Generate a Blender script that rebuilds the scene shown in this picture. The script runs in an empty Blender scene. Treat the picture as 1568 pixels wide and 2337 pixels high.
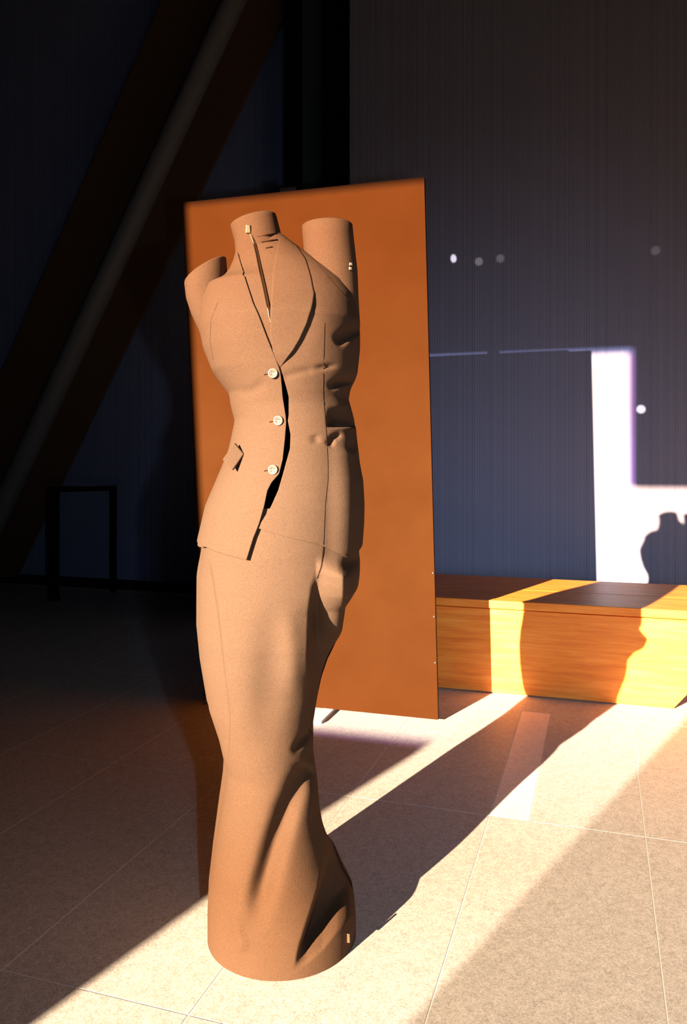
import bpy, bmesh, math, random
import numpy as np
from mathutils import Vector, Matrix
random.seed(4)
sc = bpy.context.scene
COL = sc.collection

# ------------------------------------------------------------------ camera
W, H, F = 1568, 2337, 1800.0          # image size and focal length in pixels
CX, HZ, CH = 784.0, 1050.0, 1.0       # centre column, horizon row, camera height
cam = bpy.data.cameras.new('camera')
cam.sensor_fit = 'VERTICAL'; cam.sensor_height = 36.0
cam.lens = 36.0 * F / H
cam.shift_y = (HZ - H / 2) / H
cam.clip_start = 0.02
camo = bpy.data.objects.new('camera', cam); COL.objects.link(camo)
camo.location = (0, 0, CH); camo.rotation_euler = (math.pi / 2, 0, 0)
sc.camera = camo

# room axes: the building is turned 18 degrees against the view
A = math.radians(18.0)
U = Vector((math.cos(A), -math.sin(A), 0)); N = Vector((math.sin(A), math.cos(A), 0))
def R(u, n, z=0.0): return U * u + N * n + Vector((0, 0, z))

def at(px, py, Y): return Vector(((px - CX) / F * Y, Y, CH - (py - HZ) / F * Y))
def on_floor(px, py):
    return at(px, py, CH * F / (py - HZ))
def on_n(px, py, n):
    """the point of the plane n = const that lies in this direction"""
    return at(px, py, n / (N.y + N.x * (px - CX) / F))

# ------------------------------------------------------------------ world, sun, flash, exposure
world = bpy.data.worlds.new('world'); sc.world = world; world.use_nodes = True
bg = world.node_tree.nodes['Background']
bg.inputs[0].default_value = (0.25, 0.36, 0.6, 1); bg.inputs[1].default_value = 0.05

AZ, EL = math.radians(36.2), math.radians(13.5)
SUN_DIR = Vector((math.sin(AZ) * math.cos(EL), math.cos(AZ) * math.cos(EL), -math.sin(EL)))
sun = bpy.data.lights.new('sun', 'SUN'); sun.energy = 43.0; sun.angle = math.radians(0.42)
sun.color = (1.0, 0.87, 0.70)
suno = bpy.data.objects.new('sun', sun); COL.objects.link(suno)
suno.rotation_euler = SUN_DIR.to_track_quat('-Z', 'Y').to_euler(); suno.location = (-8, -11, 5)

# added blue fill lamp for the right back wall, set at an invented slit
FILL_U, FILL_W, FILL_Z0, FILL_Z1 = 1.62, 0.13, 0.45, 2.35
fill = bpy.data.lights.new('wall_fill', 'AREA'); fill.shape = 'RECTANGLE'
fill.size = FILL_W; fill.size_y = FILL_Z1 - FILL_Z0; fill.energy = 7.0; fill.spread = math.radians(35); fill.color = (0.60, 0.76, 1.0)
fillo = bpy.data.objects.new('wall_fill', fill); COL.objects.link(fillo)
fillo.location = R(FILL_U, -2.16, (FILL_Z0 + FILL_Z1) / 2)
fillo.rotation_euler = (on_n(1150, 1400, 4.75) - fillo.location).to_track_quat('-Z', 'Y').to_euler()

# the weak flash of the camera, held a hand's width right of the lens
fl = bpy.data.lights.new('camera_flash', 'SPOT'); fl.energy = 25.0; fl.color = (0.74, 0.87, 1.0)
fl.spot_size = math.radians(105); fl.spot_blend = 1.0; fl.shadow_soft_size = 0.014
flo = bpy.data.objects.new('camera_flash', fl); COL.objects.link(flo); flo.location = (0.18, 0.0, 0.955)
flo.rotation_euler = at(700, 1400, 1.0).__sub__(Vector((0, 0, CH))).to_track_quat('-Z', 'Y').to_euler()

sc.view_settings.view_transform = 'Standard'; sc.view_settings.look = 'None'
sc.view_settings.gamma = 1.0; sc.view_settings.use_curve_mapping = False
sc.view_settings.exposure = 0.0

# ------------------------------------------------------------------ helpers
def tag(o, label=None, cat=None, group=None, kind=None):
    if label: o['label'] = label
    if cat: o['category'] = cat
    if group: o['group'] = group
    if kind: o['kind'] = kind
    return o

def empty(name, loc=(0, 0, 0)):
    o = bpy.data.objects.new(name, None); COL.objects.link(o); o.location = loc
    o.empty_display_size = 0.1
    return o

def link(name, me, mat=None, parent=None, smooth=False):
    o = bpy.data.objects.new(name, me); COL.objects.link(o)
    if mat: me.materials.clear(); me.materials.append(mat)
    if smooth:
        for p in me.polygons: p.use_smooth = True
    if parent:
        o.parent = parent; o.matrix_parent_inverse = Matrix.Translation(-Vector(parent.location))
    return o

def mesh(name, verts, faces, mat=None, parent=None, smooth=False, fix=True):
    me = bpy.data.meshes.new(name)
    me.from_pydata([tuple(v) for v in verts], [], [tuple(f) for f in faces])
    if fix:
        bm = bmesh.new(); bm.from_mesh(me)
        bmesh.ops.recalc_face_normals(bm, faces=bm.faces); bm.to_mesh(me); bm.free()
    me.update()
    return link(name, me, mat, parent, smooth)

def prism(name, pts, d, mat, parent=None, bevel=0.0):
    """polygon pts (3D, planar) extruded by vector d"""
    d = Vector(d); k = len(pts)
    v = [Vector(p) for p in pts] + [Vector(p) + d for p in pts]
    f = [list(range(k))[::-1], list(range(k, 2 * k))] + [[i, (i + 1) % k, k + (i + 1) % k, k + i] for i in range(k)]
    o = mesh(name, v, f, mat, parent)
    if bevel:
        m = o.modifiers.new('bevel', 'BEVEL'); m.width = bevel; m.segments = 2
    return o

def rbox(name, u0, u1, n0, n1, z0, z1, mat, parent=None, bevel=0.0):
    """box aligned with the room"""
    return prism(name, [R(u0, n0, z0), R(u1, n0, z0), R(u1, n1, z0), R(u0, n1, z0)], (0, 0, z1 - z0), mat, parent, bevel)

def tube(name, pts, rad, mat, parent=None, seg=8):
    pts = [Vector(p) for p in pts]; v = []; f = []
    for i, p in enumerate(pts):
        t = (pts[min(i + 1, len(pts) - 1)] - pts[max(i - 1, 0)]).normalized()
        a = t.cross(Vector((0, 0, 1)) if abs(t.z) < .9 else Vector((1, 0, 0))).normalized(); b = t.cross(a)
        r = rad[i] if isinstance(rad, (list, tuple)) else rad
        for k in range(seg):
            an = 2 * math.pi * k / seg; v.append(p + a * (r * math.cos(an)) + b * (r * math.sin(an)))
    for i in range(len(pts) - 1):
        for k in range(seg):
            f.append([i * seg + k, i * seg + (k + 1) % seg, (i + 1) * seg + (k + 1) % seg, (i + 1) * seg + k])
    f.append(list(range(seg))[::-1]); f.append([(len(pts) - 1) * seg + k for k in range(seg)])
    return mesh(name, v, f, mat, parent, True)

# ------------------------------------------------------------------ materials
def mat(name, col, rough=0.8, spec=0.3, metal=0.0):
    m = bpy.data.materials.new(name); m.use_nodes = True
    b = m.node_tree.nodes['Principled BSDF']
    b.inputs['Base Color'].default_value = (*col, 1); b.inputs['Roughness'].default_value = rough
    b.inputs['Specular IOR Level'].default_value = spec; b.inputs['Metallic'].default_value = metal
    return m
def nodes(m): return m.node_tree.nodes, m.node_tree.links, m.node_tree.nodes['Principled BSDF']
def coords(m, kind='Object', scale=(1, 1, 1), rot=(0, 0, 0)):
    n, l, b = nodes(m); tc = n.new('ShaderNodeTexCoord'); mp = n.new('ShaderNodeMapping')
    mp.inputs['Scale'].default_value = scale; mp.inputs['Rotation'].default_value = rot
    l.new(tc.outputs[kind], mp.inputs['Vector']); return mp.outputs[0]
def ramp(m, fac, stops):
    n, l, b = nodes(m); r = n.new('ShaderNodeValToRGB'); e = r.color_ramp.elements
    while len(e) < len(stops): e.new(0.5)
    for i, (p, c) in enumerate(stops): e[i].position = p; e[i].color = (*c, 1)
    l.new(fac, r.inputs[0]); return r.outputs[0]
def noise(m, vec, scale, detail=4, rough=0.6):
    n, l, b = nodes(m); t = n.new('ShaderNodeTexNoise'); t.inputs['Scale'].default_value = scale
    t.inputs['Detail'].default_value = detail; t.inputs['Roughness'].default_value = rough
    l.new(vec, t.inputs['Vector']); return t.outputs['Fac']
def bump(m, h, strength, dist):
    n, l, b = nodes(m); bp = n.new('ShaderNodeBump'); bp.inputs['Strength'].default_value = strength
    bp.inputs['Distance'].default_value = dist; l.new(h, bp.inputs['Height']); l.new(bp.outputs[0], b.inputs['Normal'])

M = {}
# suit cloth: brown wool twill
m = M['cloth'] = mat('cloth', (.09, .043, .02), 0.9, 0.03); n_, l_, b_ = nodes(m)
v = coords(m); f = noise(m, v, 420, 4, .7)
l_.new(ramp(m, f, [(.3, (.063, .0345, .0205)), (.7, (.091, .0520, .0320))]), b_.inputs['Base Color'])
g = noise(m, v, 9, 3, .5); ad = n_.new('ShaderNodeMath'); ad.operation = 'MULTIPLY_ADD'; ad.inputs[1].default_value = 5.0
l_.new(g, ad.inputs[0]); l_.new(f, ad.inputs[2]); bump(m, ad.outputs[0], .5, .0012)
M['cloth_line'] = mat('cloth_stitch', (.034, .0165, .009), 0.95, 0.03)
M['cloth_dark'] = mat('cloth_seam_and_shade', (.022, .009, .004), 0.95, 0.05)
M['button'] = mat('button_shell', (.12, .095, .07), 0.25, 0.6)
M['gold'] = mat('zip_metal', (.55, .42, .25), 0.25, 0.5, 1.0)
# orange brown board
m = M['board'] = mat('board_face', (.05, .0125, .003), 0.8, 0.0); n_, l_, b_ = nodes(m)
v = coords(m); f = noise(m, v, 4, 5)
l_.new(ramp(m, f, [(.3, (.0370, .0112, .0030)), (.7, (.0425, .0135, .0038))]), b_.inputs['Base Color'])
M['board_edge'] = mat('board_edge', (.01, .004, .002), 0.8, 0.1)
M['foot'] = mat('white_foot', (.6, .56, .5), 0.6, 0.2)
M['screw'] = mat('screw_steel', (.6, .6, .6), 0.3, 0.5, 1.0)
# granite
def granite(name, lo, mid, hi):
    m = mat(name, mid, 0.55, 0.15); n_, l_, b_ = nodes(m)
    v = coords(m); f = noise(m, v, 260, 4, .75); g = noise(m, v, 60, 3)
    mx = n_.new('ShaderNodeMath'); mx.operation = 'MULTIPLY_ADD'; mx.inputs[1].default_value = .3
    l_.new(g, mx.inputs[0]); l_.new(f, mx.inputs[2])
    l_.new(ramp(m, mx.outputs[0], [(.45, lo), (.65, mid), (.85, hi)]), b_.inputs['Base Color'])
    bump(m, f, .12, .0015)
    return m
M['granite'] = granite('granite', (.31, .29, .275), (.50, .485, .47), (.70, .68, .66))
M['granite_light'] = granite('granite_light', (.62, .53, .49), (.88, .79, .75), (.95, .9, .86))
M['grout'] = mat('grout', (.75, .72, .7), 0.9, 0.1)
# back wall: fine vertical ribs
def ribbed(name, c0, c1):
    m = mat(name, c0, 0.85, 0.1); n_, l_, b_ = nodes(m)
    v = coords(m, 'Object', (1, 1, 1)); sep = n_.new('ShaderNodeSeparateXYZ'); l_.new(v, sep.inputs[0])
    d = n_.new('ShaderNodeCombineXYZ'); l_.new(sep.outputs[0], d.inputs[0])
    f = noise(m, d.outputs[0], 38, 3, .7)
    l_.new(ramp(m, f, [(.3, c0), (.7, c1)]), b_.inputs['Base Color'])
    w = n_.new('ShaderNodeTexWave'); w.inputs['Scale'].default_value = 22; l_.new(d.outputs[0], w.inputs['Vector'])
    bump(m, w.outputs['Fac'], .25, .004)
    return m
M['wall'] = ribbed('wall_blue_grey', (.19, .195, .285), (.265, .27, .37))
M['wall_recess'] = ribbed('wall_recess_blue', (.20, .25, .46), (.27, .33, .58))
M['dark'] = mat('dark_plaster', (.02, .02, .02), 0.95, 0.05)
M['base'] = mat('baseboard_black', (.01, .01, .011), 0.7, 0.2)
M['steel_black'] = mat('black_steel', (.006, .006, .007), 0.7, 0.15)
M['steel_teal'] = mat('dark_green_steel', (.06, .085, .09), 0.8, 0.1)
M['steel_brown'] = mat('dark_brown_steel', (.14, .085, .055), 0.9, 0.05)
M['steel_grey'] = mat('grey_painted_steel', (.20, .21, .23), 0.5, 0.3)
# bench wood
m = M['wood'] = mat('bench_wood', (.6, .17, .02), 0.45, 0.2); n_, l_, b_ = nodes(m)
v = coords(m, 'Object', (1.2, 14, 14)); f = noise(m, v, 3.0, 6, .62)
l_.new(ramp(m, f, [(.25, (.62, .13, .014)), (.5, (.80, .23, .028)), (.75, (.90, .34, .06))]), b_.inputs['Base Color'])
bump(m, f, .08, .002)

def pane(name, col):
    m = bpy.data.materials.new(name); m.use_nodes = True; n = m.node_tree.nodes; n.clear()
    t = n.new('ShaderNodeBsdfTransparent'); t.inputs[0].default_value = (*col, 1)
    o = n.new('ShaderNodeOutputMaterial'); m.node_tree.links.new(t.outputs[0], o.inputs[0]); return m
def film(name, stops):
    """clear unseen pane with an added amber tint that grades the sunlight by height"""
    m = pane(name, (1, 1, 1)); n = m.node_tree.nodes; l = m.node_tree.links
    g = n.new('ShaderNodeNewGeometry'); sp = n.new('ShaderNodeSeparateXYZ'); mr = n.new('ShaderNodeMapRange'); r = n.new('ShaderNodeValToRGB')
    l.new(g.outputs['Position'], sp.inputs[0]); l.new(sp.outputs[2], mr.inputs[0]); mr.inputs[2].default_value = 4.0
    l.new(mr.outputs[0], r.inputs[0]); e = r.color_ramp.elements
    while len(e) < len(stops): e.new(.5)
    for k, (z, c) in enumerate(stops): e[k].position = z / 4.0; e[k].color = (*c, 1)
    l.new(r.outputs[0], n['Transparent BSDF'].inputs[0]); return m
M['pane_tall'] = film('tall_sun_grading', [(.9, (.86, .73, .60)), (1.06, (.76, .60, .45)), (1.5, (1, .98, .95)), (1.85, (1, .98, .95)), (2.40, (.74, .56, .44))])  # amber added to dim the sun on the suit's top and foot
M['pane_high'] = film('high_sun_grading', [(1.3, (.96, .88, .80)), (1.9, (1, .98, .95)), (2.3, (1, .96, .92)), (3.1, (.80, .64, .50))])  # amber added to dim the sun towards the board's top
M['pane_tint'] = pane('bronze_tinted_glass', (.43, .345, .255))
M['fringe_blue'] = pane('blue_fringe_strip', (.13, .20, .48))  # added strip colour, imitates a prism fringe on the sun patches
M['fringe_violet'] = pane('violet_fringe_strip', (.28, .18, .58))

# ------------------------------------------------------------------ the setting
def S(o): o['kind'] = 'structure'; return o
NW, NR, NL = -2.2, 4.75, 5.28          # window wall, back wall right, back wall left
UL, UR, ZC = -4.8, 4.2, 5.3
# floor: slab with individual granite slabs laid on it
floor = empty('floor'); S(floor); tag(floor, 'grey speckled granite slab floor with thin pale joints', 'floor')
rbox('bedding', UL, UR, NW - .2, NL + .1, -.08, -.0006, M['grout'], floor)
us = [-.295 + .41 * k for k in range(-11, 12)]
ns = [1.265 + .972 * k for k in range(-4, 5)]
tile_me = {}
def tile(u0, u1, n0, n1, mt):
    g = .0016; k = (round(u1 - u0, 3), round(n1 - n0, 3), mt)
    if k not in tile_me:
        w, d = (u1 - u0) / 2 - g, (n1 - n0) / 2 - g; bm = bmesh.new(); bmesh.ops.create_cube(bm, size=1)
        bmesh.ops.scale(bm, vec=(2 * w, 2 * d, .02), verts=bm.verts)
        me = bpy.data.meshes.new('granite_slab'); bm.to_mesh(me); bm.free(); me.materials.append(M[mt]); tile_me[k] = me
    o = bpy.data.objects.new('granite_slab', tile_me[k]); COL.objects.link(o); o.parent = floor
    o.location = R((u0 + u1) / 2, (n0 + n1) / 2, -.01); o.rotation_euler = (0, 0, -A)
for j in range(len(ns) - 1):
    for i in range(len(us) - 1):
        u0, u1, n0, n1 = us[i], us[i + 1], ns[j], ns[j + 1]
        n1c = min(n1, NL)
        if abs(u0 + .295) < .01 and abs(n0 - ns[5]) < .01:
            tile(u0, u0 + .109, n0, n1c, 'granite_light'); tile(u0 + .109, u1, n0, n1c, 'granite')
        else:
            tile(u0, u1, n0, n1c, 'granite')

UC = (on_n(798, 1000, NR)).dot(U)       # left end of the nearer back wall
def wall(name, u0, u1, n0, n1, mt, label, z0=0.0):
    me = mesh(name, [Vector((x, y, z)) for x in (0, u1 - u0) for y in (0, n1 - n0) for z in (z0, ZC)],
              [(0, 1, 3, 2), (4, 6, 7, 5), (0, 4, 5, 1), (2, 3, 7, 6), (0, 2, 6, 4), (1, 5, 7, 3)], M[mt])
    me.location = R(u0, n0, 0); me.rotation_euler = (0, 0, -A); S(me)
    return tag(me, label, 'wall')
wall('wall_back_right', UC, UR, NR, NR + .5, 'wall', 'blue grey finely ribbed back wall behind the wooden bench')
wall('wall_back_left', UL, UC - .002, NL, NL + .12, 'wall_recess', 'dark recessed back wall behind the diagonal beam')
wall('wall_left', UL - .12, UL - .002, NW - .1, NL + .12, 'dark', 'dark side wall at the left')
wall('wall_right', UR + .002, UR + .12, NW - .1, NR + .5, 'dark', 'dark side wall at the right')
S(tag(rbox('ceiling', UL - .1, UR + .1, NW - .1, NL + .1, ZC + .003, ZC + .1, M['dark']), 'dark ceiling out of the picture', 'ceiling'))
S(tag(rbox('baseboard_back_left', UL + .01, UC - .02, NL - .025, NL - .002, .001, .075, M['base']), 'black baseboard along the recessed back wall', 'baseboard'))

# unseen window wall behind the camera, openings shaped to throw the sun patches
ww = empty('wall_window', R(-2, NW, 0)); S(ww); tag(ww, 'dark window wall behind the viewer with openings shaped to throw the sun patches', 'wall')
def wp(pts):    # piece of the window wall, polygon in (u, z)
    prism('wall_piece', [R(s, NW - .03, h) for s, h in pts], N * .06, M['dark'], ww)
def sunward(p):     # where the sun ray through p crosses the window wall: (u, z)
    q = p - SUN_DIR * ((p.dot(N) - NW) / SUN_DIR.dot(N)); return q.dot(U), q.z
BL, BR = at(466, 1600, 3.30), at(1000, 1647, 3.0)          # corners of the display board
TL, TR = at(416, 466, 3.30), at(968, 399, 3.0)
BL.z = BR.z = .012; TL.z = TR.z = (TL.z + TR.z) / 2
SA0 = sunward(TL)[0] + .012; HA1 = (sunward(TL)[1] + sunward(TR)[1]) / 2 + .016
SA1 = sunward(on_n(1448, 950, NR))[0]; HB1 = sunward(on_n(1520, 1112, NR))[1]
HA0 = sunward(on_floor(850, 1688))[1]
JB = [sunward(on_floor(*q)) for q in ((80, 2330), (475, 2045), (735, 1850))]; JB = [q for q in JB if q[1] < HA0 - .02]
sJ = JB[0][0]; SB1 = sunward(on_floor(1400, 1820))[0]; SC1, HS = 1.0, .40
sBL = sunward(BL)[0] + .02
wp([(UL, 0), (sBL, 0), (sBL, HA0 + .1), (SA0, HA1), (SA0, ZC), (UL, ZC)])
wp([(SA0, HA1), (SA1, HA1), (SA1, ZC), (SA0, ZC)])
wp([(SA1, HB1), (UR, HB1), (UR, ZC), (SA1, ZC)])
wp([(sJ, 0), (sJ, HS)] + JB + [(JB[-1][0] - .02, HA0), (-2.9, HA0), (-3.05, HA0 + .14), (sBL, HA0 + .14), (sBL, 0)])
wp([(sJ, 0), (UR, 0), (UR, HS), (sJ, HS)])
wp([(SC1, HS), (FILL_U - FILL_W / 2, HS), (FILL_U - FILL_W / 2, HB1), (SC1, HB1)])
wp([(FILL_U + FILL_W / 2, HS), (UR, HS), (UR, HB1), (FILL_U + FILL_W / 2, HB1)])  # leaves the invented slit open at the fill lamp
SJ1 = JB[-1][0] - .02
def flat(name, s0, s1, h0, h1, mt, n):
    return mesh(name, [R(s0, NW + n, h0), R(s1, NW + n, h0), R(s1, NW + n, h1), R(s0, NW + n, h1)], [(0, 1, 2, 3)], M[mt], ww)
flat('pane', SA0, SJ1, HA0, HA1, 'pane_high', 0)
flat('pane', SJ1, SA1, HB1, HA1, 'pane_high', 0)
flat('pane', SJ1, SB1, HS, HB1, 'pane_tall', 0)
flat('pane', SB1, SC1, HS, HB1, 'pane_tint', .0)
flat('fringe_strip', SA0, SA1, HA1 - .035, HA1, 'fringe_blue', .01)  # added strips that tint the rims of the sun patches
flat('fringe_strip', SA0, JB[-1][0] - .02, HA0, HA0 + .014, 'fringe_violet', .01)
flat('fringe_strip', SA1 - .03, SA1, HB1, HA1 - .035, 'fringe_violet', .01)

# ------------------------------------------------------------------ steel column and diagonal beam, stand
col = empty('steel_column', R(UC - .25, 5.0, 0)); tag(col, 'tall dark steel column between the two back wall surfaces', 'column')
u655, u680, u740, u800 = [on_n(p, 300, 4.98).dot(U) for p in (656, 682, 742, 801)]
rbox('flange', u655, u680, 4.93, 5.2, 0, ZC, M['steel_black'], col)
rbox('web', u680, u740, 5.05, 5.09, 0, ZC, M['steel_teal'], col)
rbox('flange', u740, u800 - .004, 4.93, 5.2, 0, ZC, M['steel_black'], col)

ND = 5.05
bm_root = empty('diagonal_beam', on_n(-60, 1330, ND)); tag(bm_root, 'dark brown diagonal steel beam with grey edge leaning across the left', 'beam')
def dline(x0, s, py): return x0 + s * py
def slab(name, a, b, n, d, mt, y0=-170, y1=1318):
    pts = [on_n(dline(a[0], a[1], y0), y0, n), on_n(dline(b[0], b[1], y0), y0, n),
           on_n(dline(b[0], b[1], y1), y1, n), on_n(dline(a[0], a[1], y1), y1, n)]
    return prism(name, pts, N * d, M[mt], bm_root)
slab('flange', (368, -.43), (500, -.452), ND, .03, 'steel_brown')
slab('flange', (562, -.462), (665, -.478), ND, .03, 'steel_brown')
p0, p1 = on_n(dline(534, -.456, -170), -170, ND - .05), on_n(dline(534, -.456, 1318), 1318, ND - .05)
tube('edge_tube', [p0.lerp(p1, k / 8) for k in range(9)], .083, M['steel_grey'], bm_root, 24)

st = empty('metal_stand', on_floor(125, 1370)); tag(st, 'thin black metal stand frame in the dark at the foot of the back wall', 'stand')
a0 = on_floor(123, 1370); b0 = R(a0.dot(U) + .20, NL - .14, 0)
def bar(name, p, q, r):
    d = (q - p).normalized(); s = d.cross(Vector((0, 0, 1)) if abs(d.z) < .9 else N).normalized() * r; t = d.cross(s).normalized() * r
    return prism(name, [p + s + t, p - s + t, p - s - t, p + s - t], q - p, M['steel_black'], st)
zt = CH - (1118 - HZ) / F * a0.y
bar('leg', a0, a0 + Vector((0, 0, zt)), .028); bar('leg', b0, b0 + Vector((0, 0, zt)), .018)
bar('top_bar', a0 + Vector((-.028, 0, zt - .0)), b0 + Vector((.018, 0, zt - .0)), .018)
bar('foot_plate', a0 + Vector((-.05, 0, .008)), a0 + Vector((.05, 0, .008)), .008)

# ------------------------------------------------------------------ wooden bench
NB0, NB1 = 3.405, 4.12
ub0, ub1 = on_n(820, 1400, NB0).dot(U), on_floor(1537, 1618).dot(U)
be = empty('wooden_bench', R((ub0 + ub1) / 2, NB0, 0)); tag(be, 'long low orange wooden box bench in front of the ribbed wall', 'bench')
def wbox(name, pts_uz, n0, d):
    """bench board with the grain along the bench: polygon in (u, z), local axes"""
    v = [Vector((s - ub0, 0, h)) for s, h in pts_uz] + [Vector((s - ub0, d, h)) for s, h in pts_uz]; k = len(pts_uz)
    f = [list(range(k))[::-1], list(range(k, 2 * k))] + [[i, (i + 1) % k, k + (i + 1) % k, k + i] for i in range(k)]
    o = mesh(name, v, f, M['wood'])
    o.parent = be; o.location = R(ub0, n0, 0) - Vector(be.location); o.rotation_euler = (0, 0, -A)
    mo = o.modifiers.new('bevel', 'BEVEL'); mo.width = .003; mo.segments = 2
    return o
sl = .30 / .36
wbox('front_board', [(ub0, .004), (ub1, .004), (ub1 + sl * .357, .361), (ub0, .361)], NB0 + .008, .03)
wbox('edge_board', [(ub0, .365), (ub1 + sl * .361, .365), (ub1 + sl * .40, .40), (ub0, .40)], NB0, .045)
wbox('top_board', [(ub0, .365), (ub1 + .30, .365), (ub1 + .33, .398), (ub0, .398)], NB0 + .0475, .28)
wbox('top_board', [(ub0, .365), (ub1 + .30, .365), (ub1 + .33, .398), (ub0, .398)], NB0 + .331, NB1 - NB0 - .331)
wbox('end_board', [(ub1 - .04, .004), (ub1 - .002, .004), (ub1 + sl * .355, .36), (ub1 + sl * .355 - .04, .36)], NB0 + .04, NB1 - NB0 - .04)
wbox('end_board', [(ub0, .004), (ub0 + .04, .004), (ub0 + .04, .36), (ub0, .36)], NB0 + .04, NB1 - NB0 - .04)

# ------------------------------------------------------------------ display board
bd = empty('display_board', (BL + BR) / 2); tag(bd, 'tall plain orange brown board standing behind the suit', 'board')
bd.location.z = 0
nb = (BR - BL).cross(TL - BL).normalized(); nb = -nb if nb.y < 0 else nb
face = prism('board_face', [BL, BR, TR, TL], nb * .004, M['board'], bd)
prism('board_core', [BL + nb * .0041, BR + nb * .0041, TR + nb * .0041, TL + nb * .0041], nb * .014, M['board_edge'], bd)
eb = (BR - BL).normalized()
fc = BL.lerp(BR, .50)
def foot(c, w):
    p = Vector((c.x, c.y, 0))
    prism('foot', [p - eb * w - nb * .06, p + eb * w - nb * .06, p + eb * w + nb * .12, p - eb * w + nb * .12], (0, 0, .0115), M['foot'], bd, .001)
foot(on_floor(733, 1640), .022); foot(BL.lerp(BR, .06), .03)
for k, t in enumerate((.27, .19, .105)):
    c = BR.lerp(TR, t) - eb * .006 - nb * .0005
    tube('screw', [c, c - nb * .0012], .0035, M['screw'], bd, 10)
tc = on_n(1128, 790, NR) - SUN_DIR * ((NR - TL.lerp(TR, .5).dot(N)) / SUN_DIR.dot(N))
tcp = TL.lerp(TR, max(.05, min(.95, (tc - TL).dot(eb) / (TR - TL).length)))
prism('hanging_clip', [tcp - eb * .035 + nb * .012, tcp + eb * .035 + nb * .012, tcp + eb * .035 + nb * .018, tcp - eb * .035 + nb * .018], (0, 0, .022), M['board_edge'], bd)
q = TL.lerp(TR, .88)
prism('top_shade_strip', [TL + nb * .0185, q + nb * .0185, q + nb * .028, TL + nb * .028], (0, 0, .005), M['board_edge'], bd)  # dark strip put in for the band of shade along the top

# ------------------------------------------------------------------ the suit sculpture
YC = 1.67
def px2x(p): return (np.asarray(p, float) - CX) / F * YC
def py2z(p): return CH - (np.asarray(p, float) - HZ) / F * YC
LEFT = [(535, 546), (555, 541), (576, 541), (596, 536), (620, 526), (636, 514), (648, 495), (654, 474), (690, 462), (755, 460), (798, 469), (848, 489),
        (881, 513), (900, 527), (928, 531), (960, 540), (998, 533), (1030, 526), (1071, 510), (1157, 475), (1237, 457), (1328, 453), (1439, 453),
        (1519, 461), (1615, 477), (1672, 496), (1742, 518), (1790, 514), (1843, 505), (1939, 489), (2019, 478), (2067, 476), (2128, 476)]
RIGHT = [(535, 646), (555, 672), (576, 700), (596, 730), (620, 765), (648, 795), (680, 812), (738, 824), (798, 824), (854, 818), (890, 802), (912, 798),
         (956, 811), (979, 815), (1055, 823), (1097, 831), (1151, 834), (1195, 833), (1259, 828), (1278, 828), (1337, 816), (1375, 789), (1436, 781),
         (1477, 767), (1519, 746), (1560, 732), (1618, 720), (1647, 715), (1710, 715), (1790, 725), (1843, 730), (1872, 735), (1936, 754), (2006, 783),
         (2044, 803), (2090, 812), (2128, 812)]
HD = [(535, .028), (560, .042), (600, .074), (650, .110), (740, .155), (850, .145), (930, .130), (1000, .138), (1150, .165), (1250, .172), (1450, .160), (1560, .138),
      (1650, .125), (1750, .115), (1850, .122), (1950, .140), (2050, .155), (2128, .157)]
HDB = [(535, .05), (600, .08), (650, .12), (740, .17), (850, .17), (930, .17), (1000, .21), (1150, .27), (1250, .29), (1450, .30), (1650, .28),
       (1750, .26), (1850, .24), (1950, .21), (2050, .18), (2128, .157)]  # unseen back half, deepened to widen the suit's cast shadow
def smooth_tab(tab, grid):
    y = np.interp(grid, [t[0] for t in tab], [t[1] for t in tab]); k = np.hanning(17); k /= k.sum()
    return np.convolve(np.pad(y, 8, mode='edge'), k, 'valid')
GP = np.arange(530, 2129, 1.0)
gl, gr, gd = smooth_tab(LEFT, GP), smooth_tab(RIGHT, GP), smooth_tab(HD, GP)
GZ = py2z(GP)[::-1]
gcx = ((px2x(gl) + px2x(gr)) / 2)[::-1]; ghw = ((px2x(gr) - px2x(gl)) / 2)[::-1]; ghd = gd[::-1]; ghb = smooth_tab(HDB, GP)[::-1]
GZ = GZ - GZ[0]                      # hem exactly on the floor
def row(z): return np.interp(z, GZ, gcx), np.interp(z, GZ, ghw), np.interp(z, GZ, ghd)

def sst(a, b, x):
    t = np.clip((x - a) / (b - a), 0, 1); return t * t * (3 - 2 * t)
def tab(t, y): return np.interp(y, [a for a, _ in t], [b for _, b in t])
def seg_dist(px, py, pts):
    """distance to a polyline and position 0..1 along it"""
    best = np.full(np.shape(px), 1e9); par = np.zeros(np.shape(px)); k = len(pts) - 1
    for i in range(k):
        (x0, y0), (x1, y1) = pts[i], pts[i + 1]; dx, dy = x1 - x0, y1 - y0
        t = np.clip(((px - x0) * dx + (py - y0) * dy) / (dx * dx + dy * dy), 0, 1)
        d = np.hypot(px - x0 - t * dx, py - y0 - t * dy); mk = d < best
        best = np.where(mk, d, best); par = np.where(mk, (i + t) / k, par)
    return best, par
def valley(px, py, pts, w, a, ends=(.15, .25)):
    d, t = seg_dist(px, py, pts)
    tp = sst(0, max(ends[0], 1e-3), t) * (1 - sst(1 - max(ends[1], 1e-3), 1, t)) if ends else 1
    return a * np.exp(-(d / w) ** 2) * (0.0 + tp)
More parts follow.
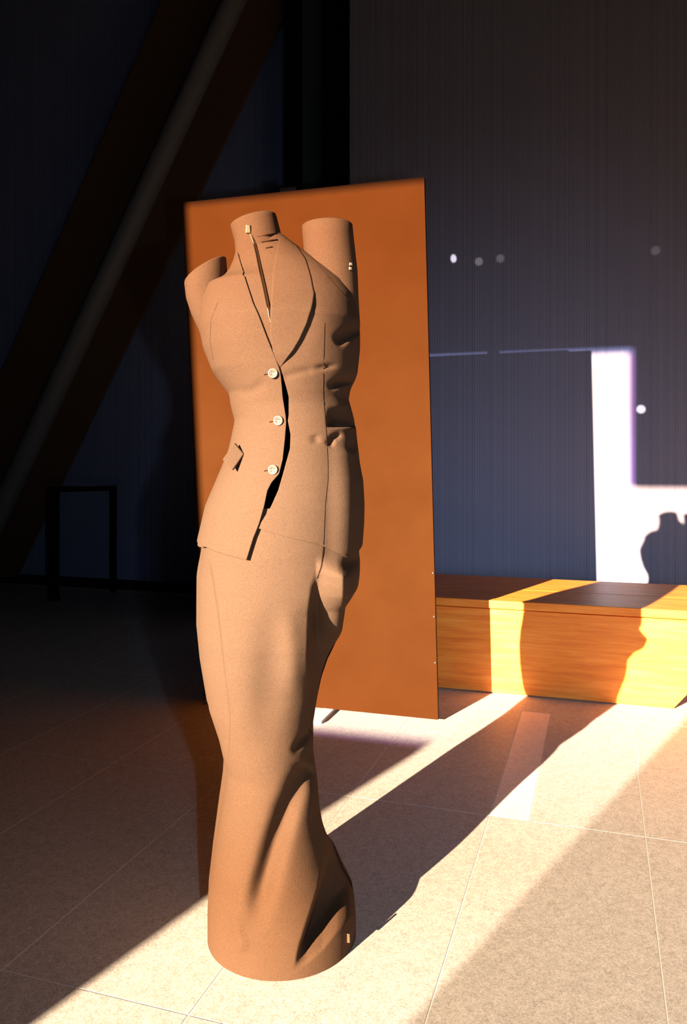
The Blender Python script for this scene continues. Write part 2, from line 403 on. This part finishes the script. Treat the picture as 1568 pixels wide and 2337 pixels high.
def sculpt(px, py):
    """how far the cloth folds away from the viewer (metres along the depth axis), by place on the suit"""
    D = np.zeros(np.shape(px))
    # deep pleat right of the front trouser leg
    c = tab([(1290, 724), (1340, 706), (1400, 701), (1500, 699), (1560, 702), (1650, 712), (1700, 716), (1760, 720)], py)
    D += tab([(1285, 0), (1335, .012), (1390, .034), (1450, .066), (1510, .085), (1560, .075), (1640, .045), (1700, .015), (1740, 0)], py) * sst(0, 22, px - c)
    # lower pleat right of the shin, ending above the hem
    c = tab([(1840, 733), (1900, 737), (1960, 735), (2030, 722), (2100, 700), (2160, 680), (2215, 668)], py)
    hl = tab([(668, 2216), (700, 2195), (735, 2165), (770, 2122), (800, 2090)], px)
    D += tab([(1830, 0), (1880, .02), (1930, .055), (2020, .090), (2120, .085), (2215, .05)], py) * sst(0, 26, px - c) * sst(-4, 30, hl - py)
    # rear leg seen at the left, behind the front one
    c = tab([(1280, 482), (1400, 500), (1530, 515), (1640, 528), (1700, 526), (1760, 522)], py)
    D += .014 * sst(1270, 1330, py) * (1 - sst(1690, 1750, py)) * sst(0, 7, c - px)
    # long soft folds of the trousers
    D += valley(px, py, [(622, 1340), (618, 1480), (612, 1600), (598, 1760)], 42, .012, (.45, .4))
    D += valley(px, py, [(712, 1672), (690, 1692), (664, 1724)], 9, .022, (.05, .5))
    D += valley(px, py, [(716, 1745), (684, 1790), (655, 1850), (625, 1935), (597, 2035), (573, 2145)], 24, .034, (.12, .25))
    D += valley(px, py, [(512, 2075), (524, 2110), (508, 2150)], 12, .006, (.3, .3))
    D -= valley(px, py, [(520, 2068), (545, 2130), (560, 2180)], 14, .006, (.3, .3))
    D += valley(px, py, [(655, 1370), (668, 1500), (672, 1600)], 26, -.006, (.3, .3))
    # side panel below the jacket turns to the light, its right hip stands out
    D -= .066 * np.clip((px - 722) / 60, 0, 1.0) * sst(1262, 1310, py) * (1 - sst(1445, 1500, py)) * (1 - .6 * sst(790, 825, px))
    D -= .014 * sst(745, 800, px) * sst(985, 1040, py) * (1 - sst(1255, 1300, py))
    # creases of the jacket's right side
    D += valley(px, py, [(762, 785), (788, 766), (824, 748)], 11, .022, (.3, .02))
    D += valley(px, py, [(712, 840), (742, 837), (775, 833)], 6, .007, (.4, .4))
    D += valley(px, py, [(745, 886), (775, 872), (815, 866)], 8, .022, (.4, .02))
    D += sst(742, 764, px) * .050 * np.clip((py - 925) / 47, 0, 1) ** 1.2 * (1 - sst(970, 976, py))
    D += valley(px, py, [(748, 1020), (760, 1000), (785, 988)], 7, .012, (.2, .4))
    D += valley(px, py, [(795, 1035), (812, 1012), (822, 990)], 12, .014, (.3, .05))
    D += valley(px, py, [(640, 862), (680, 850), (730, 838)], 9, .003, (.2, .3))
    D += valley(px, py, [(718, 990), (722, 1015)], 10, .004, (.3, .3))
    D += valley(px, py, [(770, 1290), (800, 1284), (828, 1275)], 12, .018, (.4, .02))
    # the jacket's left side: chest roundness and a few pulls towards the buttons
    D += valley(px, py, [(540, 905), (580, 890), (615, 860)], 12, .003, (.3, .3))
    D += valley(px, py, [(545, 985), (590, 972), (625, 962)], 12, .003, (.3, .3))
    D -= .006 * np.exp(-(((px - 540) / 55) ** 2 + ((py - 770) / 70) ** 2))
    D -= .006 * np.exp(-(((px - 745) / 45) ** 2 + ((py - 745) / 60) ** 2))
    return D

def suit_pts(theta, z, off):
    """points of the cloth surface: theta 0 = front, negative = the viewer's left"""
    theta, z = np.broadcast_arrays(np.asarray(theta, float), np.asarray(z, float))
    cx, hw, hd = row(z); s, c = np.sin(theta), np.cos(theta)
    hb = np.interp(z, GZ, ghb); hw = hw - .0085 * sst(float(py2z(1330)), float(py2z(1245)), z)
    x, y = cx + (hw + off) * s - .24 * np.maximum(hb - .09, 0) * np.maximum(-c, 0) ** .8 * 1.4, YC - (np.where(c > 0, hd, hb) + off) * c  # back skewed left so the cast shadow falls wider
    px = CX + x / y * F; py = HZ + (CH - z) / y * F
    wgt = sst(-.30, .05, c)
    D = sculpt(px, py) * wgt
    lim = np.maximum((hd + hb) * np.abs(c) - .006, 0) + .35 * hd
    y = y + np.where(D > 0, np.minimum(D, lim), D)
    return np.stack([x, y, z], -1)

def front(px, py, off=0.0):
    """(theta, z) of the front surface seen in a direction"""
    px, py = np.broadcast_arrays(np.asarray(px, float), np.asarray(py, float))
    y = np.full(px.shape, YC - .1)
    for _ in range(12):
        z = CH - (py - HZ) / F * y; cx, hw, hd = row(z)
        hw = hw - .0085 * sst(float(py2z(1330)), float(py2z(1245)), z); s = np.clip(((px - CX) / F * y - cx) / (hw + off), -.995, .995); y = YC - (hd + off) * np.sqrt(1 - s * s)
    return np.arcsin(s), z
def surf(px, py, off=0.0):
    t, z = front(px, py, off); return suit_pts(t, z, off)

def grid_mesh(name, P, material, parent, closed=False, thick=0.0, flip=False):
    r, c = P.shape[:2]; idx = np.arange(r * c).reshape(r, c); f = []
    cc = c if closed else c - 1
    for i in range(r - 1):
        for j in range(cc):
            a, b, d, e = idx[i, j], idx[i, (j + 1) % c], idx[i + 1, (j + 1) % c], idx[i + 1, j]
            f.append((a, e, d, b) if flip else (a, b, d, e))
    o = mesh(name, P.reshape(-1, 3).tolist(), np.array(f).tolist(), material, parent, True, False)
    if thick:
        m = o.modifiers.new('solidify', 'SOLIDIFY'); m.thickness = thick; m.offset = -1
    return o

suit = empty('suit_sculpture', (float(gcx[0]), YC, 0))
tag(suit, 'headless tan brown suit sculpture standing hollow on the sunlit floor', 'sculpture')

# trousers: one closed loft from below the jacket down to the floor
zz = np.concatenate([np.linspace(float(py2z(1150)), .02, 250), np.linspace(.016, 0.0, 4)])
th = np.linspace(-math.pi, math.pi, 341)[:-1]
grid_mesh('trousers', suit_pts(th[None, :], zz[:, None], 0.0), M['cloth'], suit, True, 0.0, True)

# jacket fronts: edges are curves on the surface
edgeL = [(541, 576), (560, 638), (577, 690), (591, 722), (611, 775), (626, 812), (637, 840), (641, 857), (645, 905), (652, 950), (653, 966), (650, 1004), (645, 1049),
         (637, 1081), (620, 1100), (610, 1119), (602, 1157), (591, 1195), (578, 1227), (562, 1278)]
edgeR = [(541, 560), (545, 600), (556, 650), (576, 722), (608, 800), (632, 840), (646, 857), (659, 905), (659, 947), (657, 960), (663, 991), (662, 1023), (646, 1081), (635, 1119),
         (618, 1157), (588, 1205)]
def edge_fn(e, off):
    d = []
    for (x0, y0), (x1, y1) in zip(e[:-1], e[1:]):
        for t in np.linspace(0, 1, 8, endpoint=False): d.append((x0 + (x1 - x0) * t, y0 + (y1 - y0) * t))
    d.append(e[-1]); d = np.array(d)
    t, z = front(d[:, 0], d[:, 1], off); o = np.argsort(z)
    return z[o], t[o]
ZTOP = float(py2z(538))
def panel(name, e, side, off, hem, flip):
    ez, et = edge_fn(e, off); zh = ez[0]
    c = np.linspace(0, 1, 170) ** 1.15
    hem_z = np.interp(c, [h[0] for h in hem], [h[1] for h in hem]); hem_z = hem_z + (zh - hem_z[0]) * (1 - sst(0, .02, c))
    v = np.linspace(0, 1, 260)
    Z = ZTOP + (hem_z[None, :] - ZTOP) * v[:, None]
    E = np.interp(Z, ez, et)
    TH = E + (side * math.pi - E) * c[None, :]
    P = suit_pts(TH, Z, off)
    return grid_mesh(name, P, M['cloth'], suit, False, .0035, flip)
# hem heights, along from the front edge to the back seam
hz = lambda px, py: float(front(np.array([px]), np.array([py]), .01)[1][0])
zb = float(py2z(1240))
panel('jacket_front', edgeL, -1, .011, [(0, hz(562, 1278)), (.24, hz(462, 1246)), (.30, zb), (1, zb)], False)
panel('jacket_front', edgeR, 1, .0065, [(0, hz(590, 1206)), (.10, hz(660, 1226)), (.22, hz(735, 1243)), (.36, float(py2z(1260))), (.5, zb), (1, zb)], True)

def patch(name, la, ra, ys, off, material, thick=.003, n=24):
    ys = np.linspace(ys[0], ys[1], 90) if len(ys) == 2 else np.array(ys)
    l, r = tab(la, ys), tab(ra, ys); t = np.linspace(0, 1, n)
    PX = l[:, None] + (r - l)[:, None] * t[None, :]; PY = np.repeat(ys[:, None], n, 1)
    of = np.array([off(y) for y in ys])[:, None] * np.ones((1, n)) if callable(off) else np.full(PX.shape, off)
    th_, z_ = front(PX, PY, .01); P = suit_pts(th_, z_, .01); nrm = np.stack([np.sin(th_), -np.cos(th_), 0 * th_], -1)
    return grid_mesh(name, P + nrm * (of[..., None] - .01), material, suit, False, thick, True)
# right lapel lying over the front, left edge of the inner placket
patch('lapel', [(538, 641), (580, 629), (620, 622), (700, 618), (760, 617), (800, 623), (839, 636)],
      [(538, 646), (560, 680), (590, 700), (630, 712), (668, 719), (705, 710), (740, 699), (775, 683), (800, 668), (839, 638)], (540, 838),
      lambda y: .0072 + .0065 * float(sst(655, 700, y)) * float(1 - sst(805, 840, y)), M['cloth'], .003)

def line(name, pts, off, r, material, sub=6):
    d = []
    for (x0, y0), (x1, y1) in zip(pts[:-1], pts[1:]):
        for t in np.linspace(0, 1, sub, endpoint=False): d.append((x0 + (x1 - x0) * t, y0 + (y1 - y0) * t))
    d.append(pts[-1]); d = np.array(d); P = surf(d[:, 0], d[:, 1], off)
    return tube(name, [Vector(p) for p in P], r, material, suit, 6)
line('seam', [(741, 738), (738, 830), (737, 900), (744, 985), (748, 1060), (748, 1095), (742, 1150), (738, 1243)], .0064, .0009, M['cloth_line'])
line('seam', [(738, 1246), (734, 1290), (724, 1320)], .0004, .0011, M['cloth_dark'])
line('seam', [(693, 566), (735, 615), (768, 655), (800, 690)], .0064, .0008, M['cloth_line'])
line('seam', [(498, 690), (482, 730), (480, 780), (487, 820)], .0108, .0007, M['cloth_line'])

# collar, sleeves: short standing tubes
def tube_loft(name, rings, material, lip=True, seg=64):
    P = []
    for (cxp, cyp, a, b, sl, yo) in rings:
        c = at(cxp, cyp, YC + yo); a = a / F * YC
        an = np.linspace(0, 2 * math.pi, seg, endpoint=False)
        P.append(np.stack([c.x + a * np.sin(an), c.y - b * np.cos(an), c.z + a * np.sin(an) * sl + 0 * an], -1))
    if lip:      # the cloth turns in at the rim and closes a little below it
        q = P[-1]; cen = q.mean(0)
        P += [cen + (q - cen) * .95 + np.array([0, 0, .002]), cen + (q - cen) * .90 - np.array([0, 0, .004]), cen + (q - cen) * .85 - np.array([0, 0, .03]), cen + (q - cen) * .05 - np.array([0, 0, .032])]
    return grid_mesh(name, np.array(P), material, suit, True, 0.0)
tube_loft('collar', [(600, 640, 75, .05, .1, .01), (597, 600, 60, .056, .12, 0), (592, 570, 54, .057, .14, 0), (588, 540, 52.5, .053, .2, 0), (580, 510, 52, .049, .27, 0), (578, 503, 51.5, .048, .27, 0)], M['cloth'])
sr = tube_loft('sleeve', [(772, 790, 42, .04, 0, .01), (768, 740, 54, .050, 0, .005), (764, 690, 55, .052, 0, 0), (757, 620, 59, .056, 0, -.005), (749, 540, 58, .056, .02, -.005), (747, 516, 57.5, .056, .03, -.005)], M['cloth'])
slv = tube_loft('sleeve', [(500, 790, 30, .035, .1, .01), (488, 740, 36, .045, .25, .0), (480, 700, 42, .048, .45, -.005), (472, 655, 46, .048, .60, -.01), (469, 620, 47, .048, .62, -.01), (469, 617, 46.5, .047, .62, -.01)], M['cloth'])

# pocket flap standing off the left hip
fl_pts = [(534, 1010), (556, 1036), (530, 1074), (507, 1049)]
yf = float(surf(np.array([548.]), np.array([1040.]), .011)[0][1])
C4 = [at(534, 1010, yf - .001), at(556, 1036, yf - .010), at(530, 1074, yf - .024), at(507, 1049, yf - .016)]
prism('pocket_flap', C4, Vector((.002, .008, 0)), M['cloth'], suit, .002)

# buttons with rim and holes, and their buttonholes
for (bx_, by_) in ((623, 852), (635, 960), (623, 1072)):
    c = Vector(surf(np.array([bx_]), np.array([by_]), .0125)[0]); t_ = float(front(np.array([bx_]), np.array([by_]), .011)[0][0])
    nn = Vector((math.sin(t_), -math.cos(t_), .0)).normalized()
    ax = nn.cross(Vector((0, 0, 1))).normalized(); up = Vector((0, 0, 1))
    prof = [(0, .0012), (.0055, .0012), (.0068, .0024), (.0086, .0030), (.0096, .0022), (.0098, .0008), (.0094, 0)]
    v, f = [], []
    for (r_, h_) in prof:
        for k in range(28):
            an = 2 * math.pi * k / 28; v.append(c + ax * (r_ * math.cos(an)) + up * (r_ * math.sin(an)) + nn * h_)
    for i in range(len(prof) - 1):
        for k in range(28): f.append((i * 28 + k, i * 28 + (k + 1) % 28, (i + 1) * 28 + (k + 1) % 28, (i + 1) * 28 + k))
    b = mesh('button', v, f, M['button'], suit, True); b['label'] = 'pale shell button'
    for sx, sz in ((-1, -1), (1, -1), (-1, 1), (1, 1)):
        p = c + ax * (.0022 * sx) + up * (.0022 * sz) + nn * .0010
        h = tube('thread_hole', [p, p + nn * .0006], .0009, M['cloth_dark'], None, 8); h.parent = b
    line('buttonhole', [(bx_ - 20, by_ + 3), (bx_ - 8, by_ + 1)], .0112, .0011, M['cloth_dark'], 4)

# zip of the inner placket
zp = [(570, 532), (578, 552), (585, 580), (592, 615), (600, 652), (610, 700), (618, 742)]
zipo = empty('zipper'); zipo.parent = suit; zipo.location = (0, 0, 0)
def zsurf(x, y):
    yy = YC - float(np.interp(y, [503, 540, 570, 600], [.0485, .0535, .0575, .0565])) * math.sqrt(max(0, 1 - ((x - 587) / 54) ** 2)) - .0016
    if y > 536: yy = min(yy, float(surf(np.array([float(x)]), np.array([float(y)]), .0085)[0][1]))
    return at(x, y, yy)
zpts = []
for (x0, y0), (x1, y1) in zip(zp[:-1], zp[1:]):
    for t in np.linspace(0, 1, 6, endpoint=False): zpts.append(zsurf(x0 + (x1 - x0) * t, y0 + (y1 - y0) * t))
zpts.append(zsurf(*zp[-1]))
bpy.data.objects.remove(zipo)
tp = tube('zip_tape', [p + Vector((.0035, .0005, 0)) for p in zpts], .0022, M['cloth_dark'], suit, 6)
tube('zip_teeth', zpts, .0015, M['gold'], suit, 6)
def pull(c, w, h, name='zip_pull'):
    p = Vector(c)
    return prism(name, [p + Vector((-w, 0, -h)), p + Vector((w, 0, -h)), p + Vector((w * .8, 0, h)), p + Vector((-w * .8, 0, h))], (0, -.003, 0), M['gold'], suit, .0008)
for cr in ([(588, 541), (612, 536), (634, 533)], [(596, 553), (618, 549), (634, 547)], [(606, 566), (622, 563)]):
    tube('collar_crease_shade', [zsurf(*c) for c in cr], [.0008] + [.0022] * (len(cr) - 2) + [.001], M['cloth_dark'], suit, 6)  # dark tubes stand in for the shade in the collar folds
z0 = zsurf(567, 524); pull(z0 + Vector((0, -.003, .0)), .005, .0085)
for (x, y) in ((801, 603), (800, 613)):
    pull(at(x, y, YC - .005 - .056 * math.sqrt(1 - ((x - 756) / 59) ** 2) - .003), .0034, .0032)
hp = surf(np.array([795]), np.array([2140]), .003)[0]; pull(hp, .003, .009, 'hem_zip_pull')

# ------------------------------------------------------------------ added narrow spotlights that stand in for small glints on the wall
def glint_lamp(name, src, px, py, size, power):
    L = bpy.data.lights.new(name, 'SPOT'); L.energy = power; L.color = (1, .9, .78); L.spot_size = math.radians(size); L.spot_blend = .6; L.shadow_soft_size = .004
    o = bpy.data.objects.new(name, L); COL.objects.link(o); tgt = on_n(px, py, NR); o.location = src
    o.rotation_euler = (tgt - Vector(src)).to_track_quat('-Z', 'Y').to_euler()

spot_src = Vector(at(801, 608, YC - .03)) + Vector((.03, 0, 0))
glint_lamp('glint_spot', spot_src, 1463, 934, 1.0, 1700)
glint_lamp('glint_spot', spot_src, 1093, 597, 1.0, 200)
glint_lamp('glint_spot', spot_src, 1142, 590, 1.0, 130)
glint_lamp('glint_spot', spot_src, 1496, 572, 1.0, 100)
glint_lamp('glint_spot_board', BR.lerp(TR, .27) + eb * .006 - nb * .004, 1035, 590, 1.0, 1100)
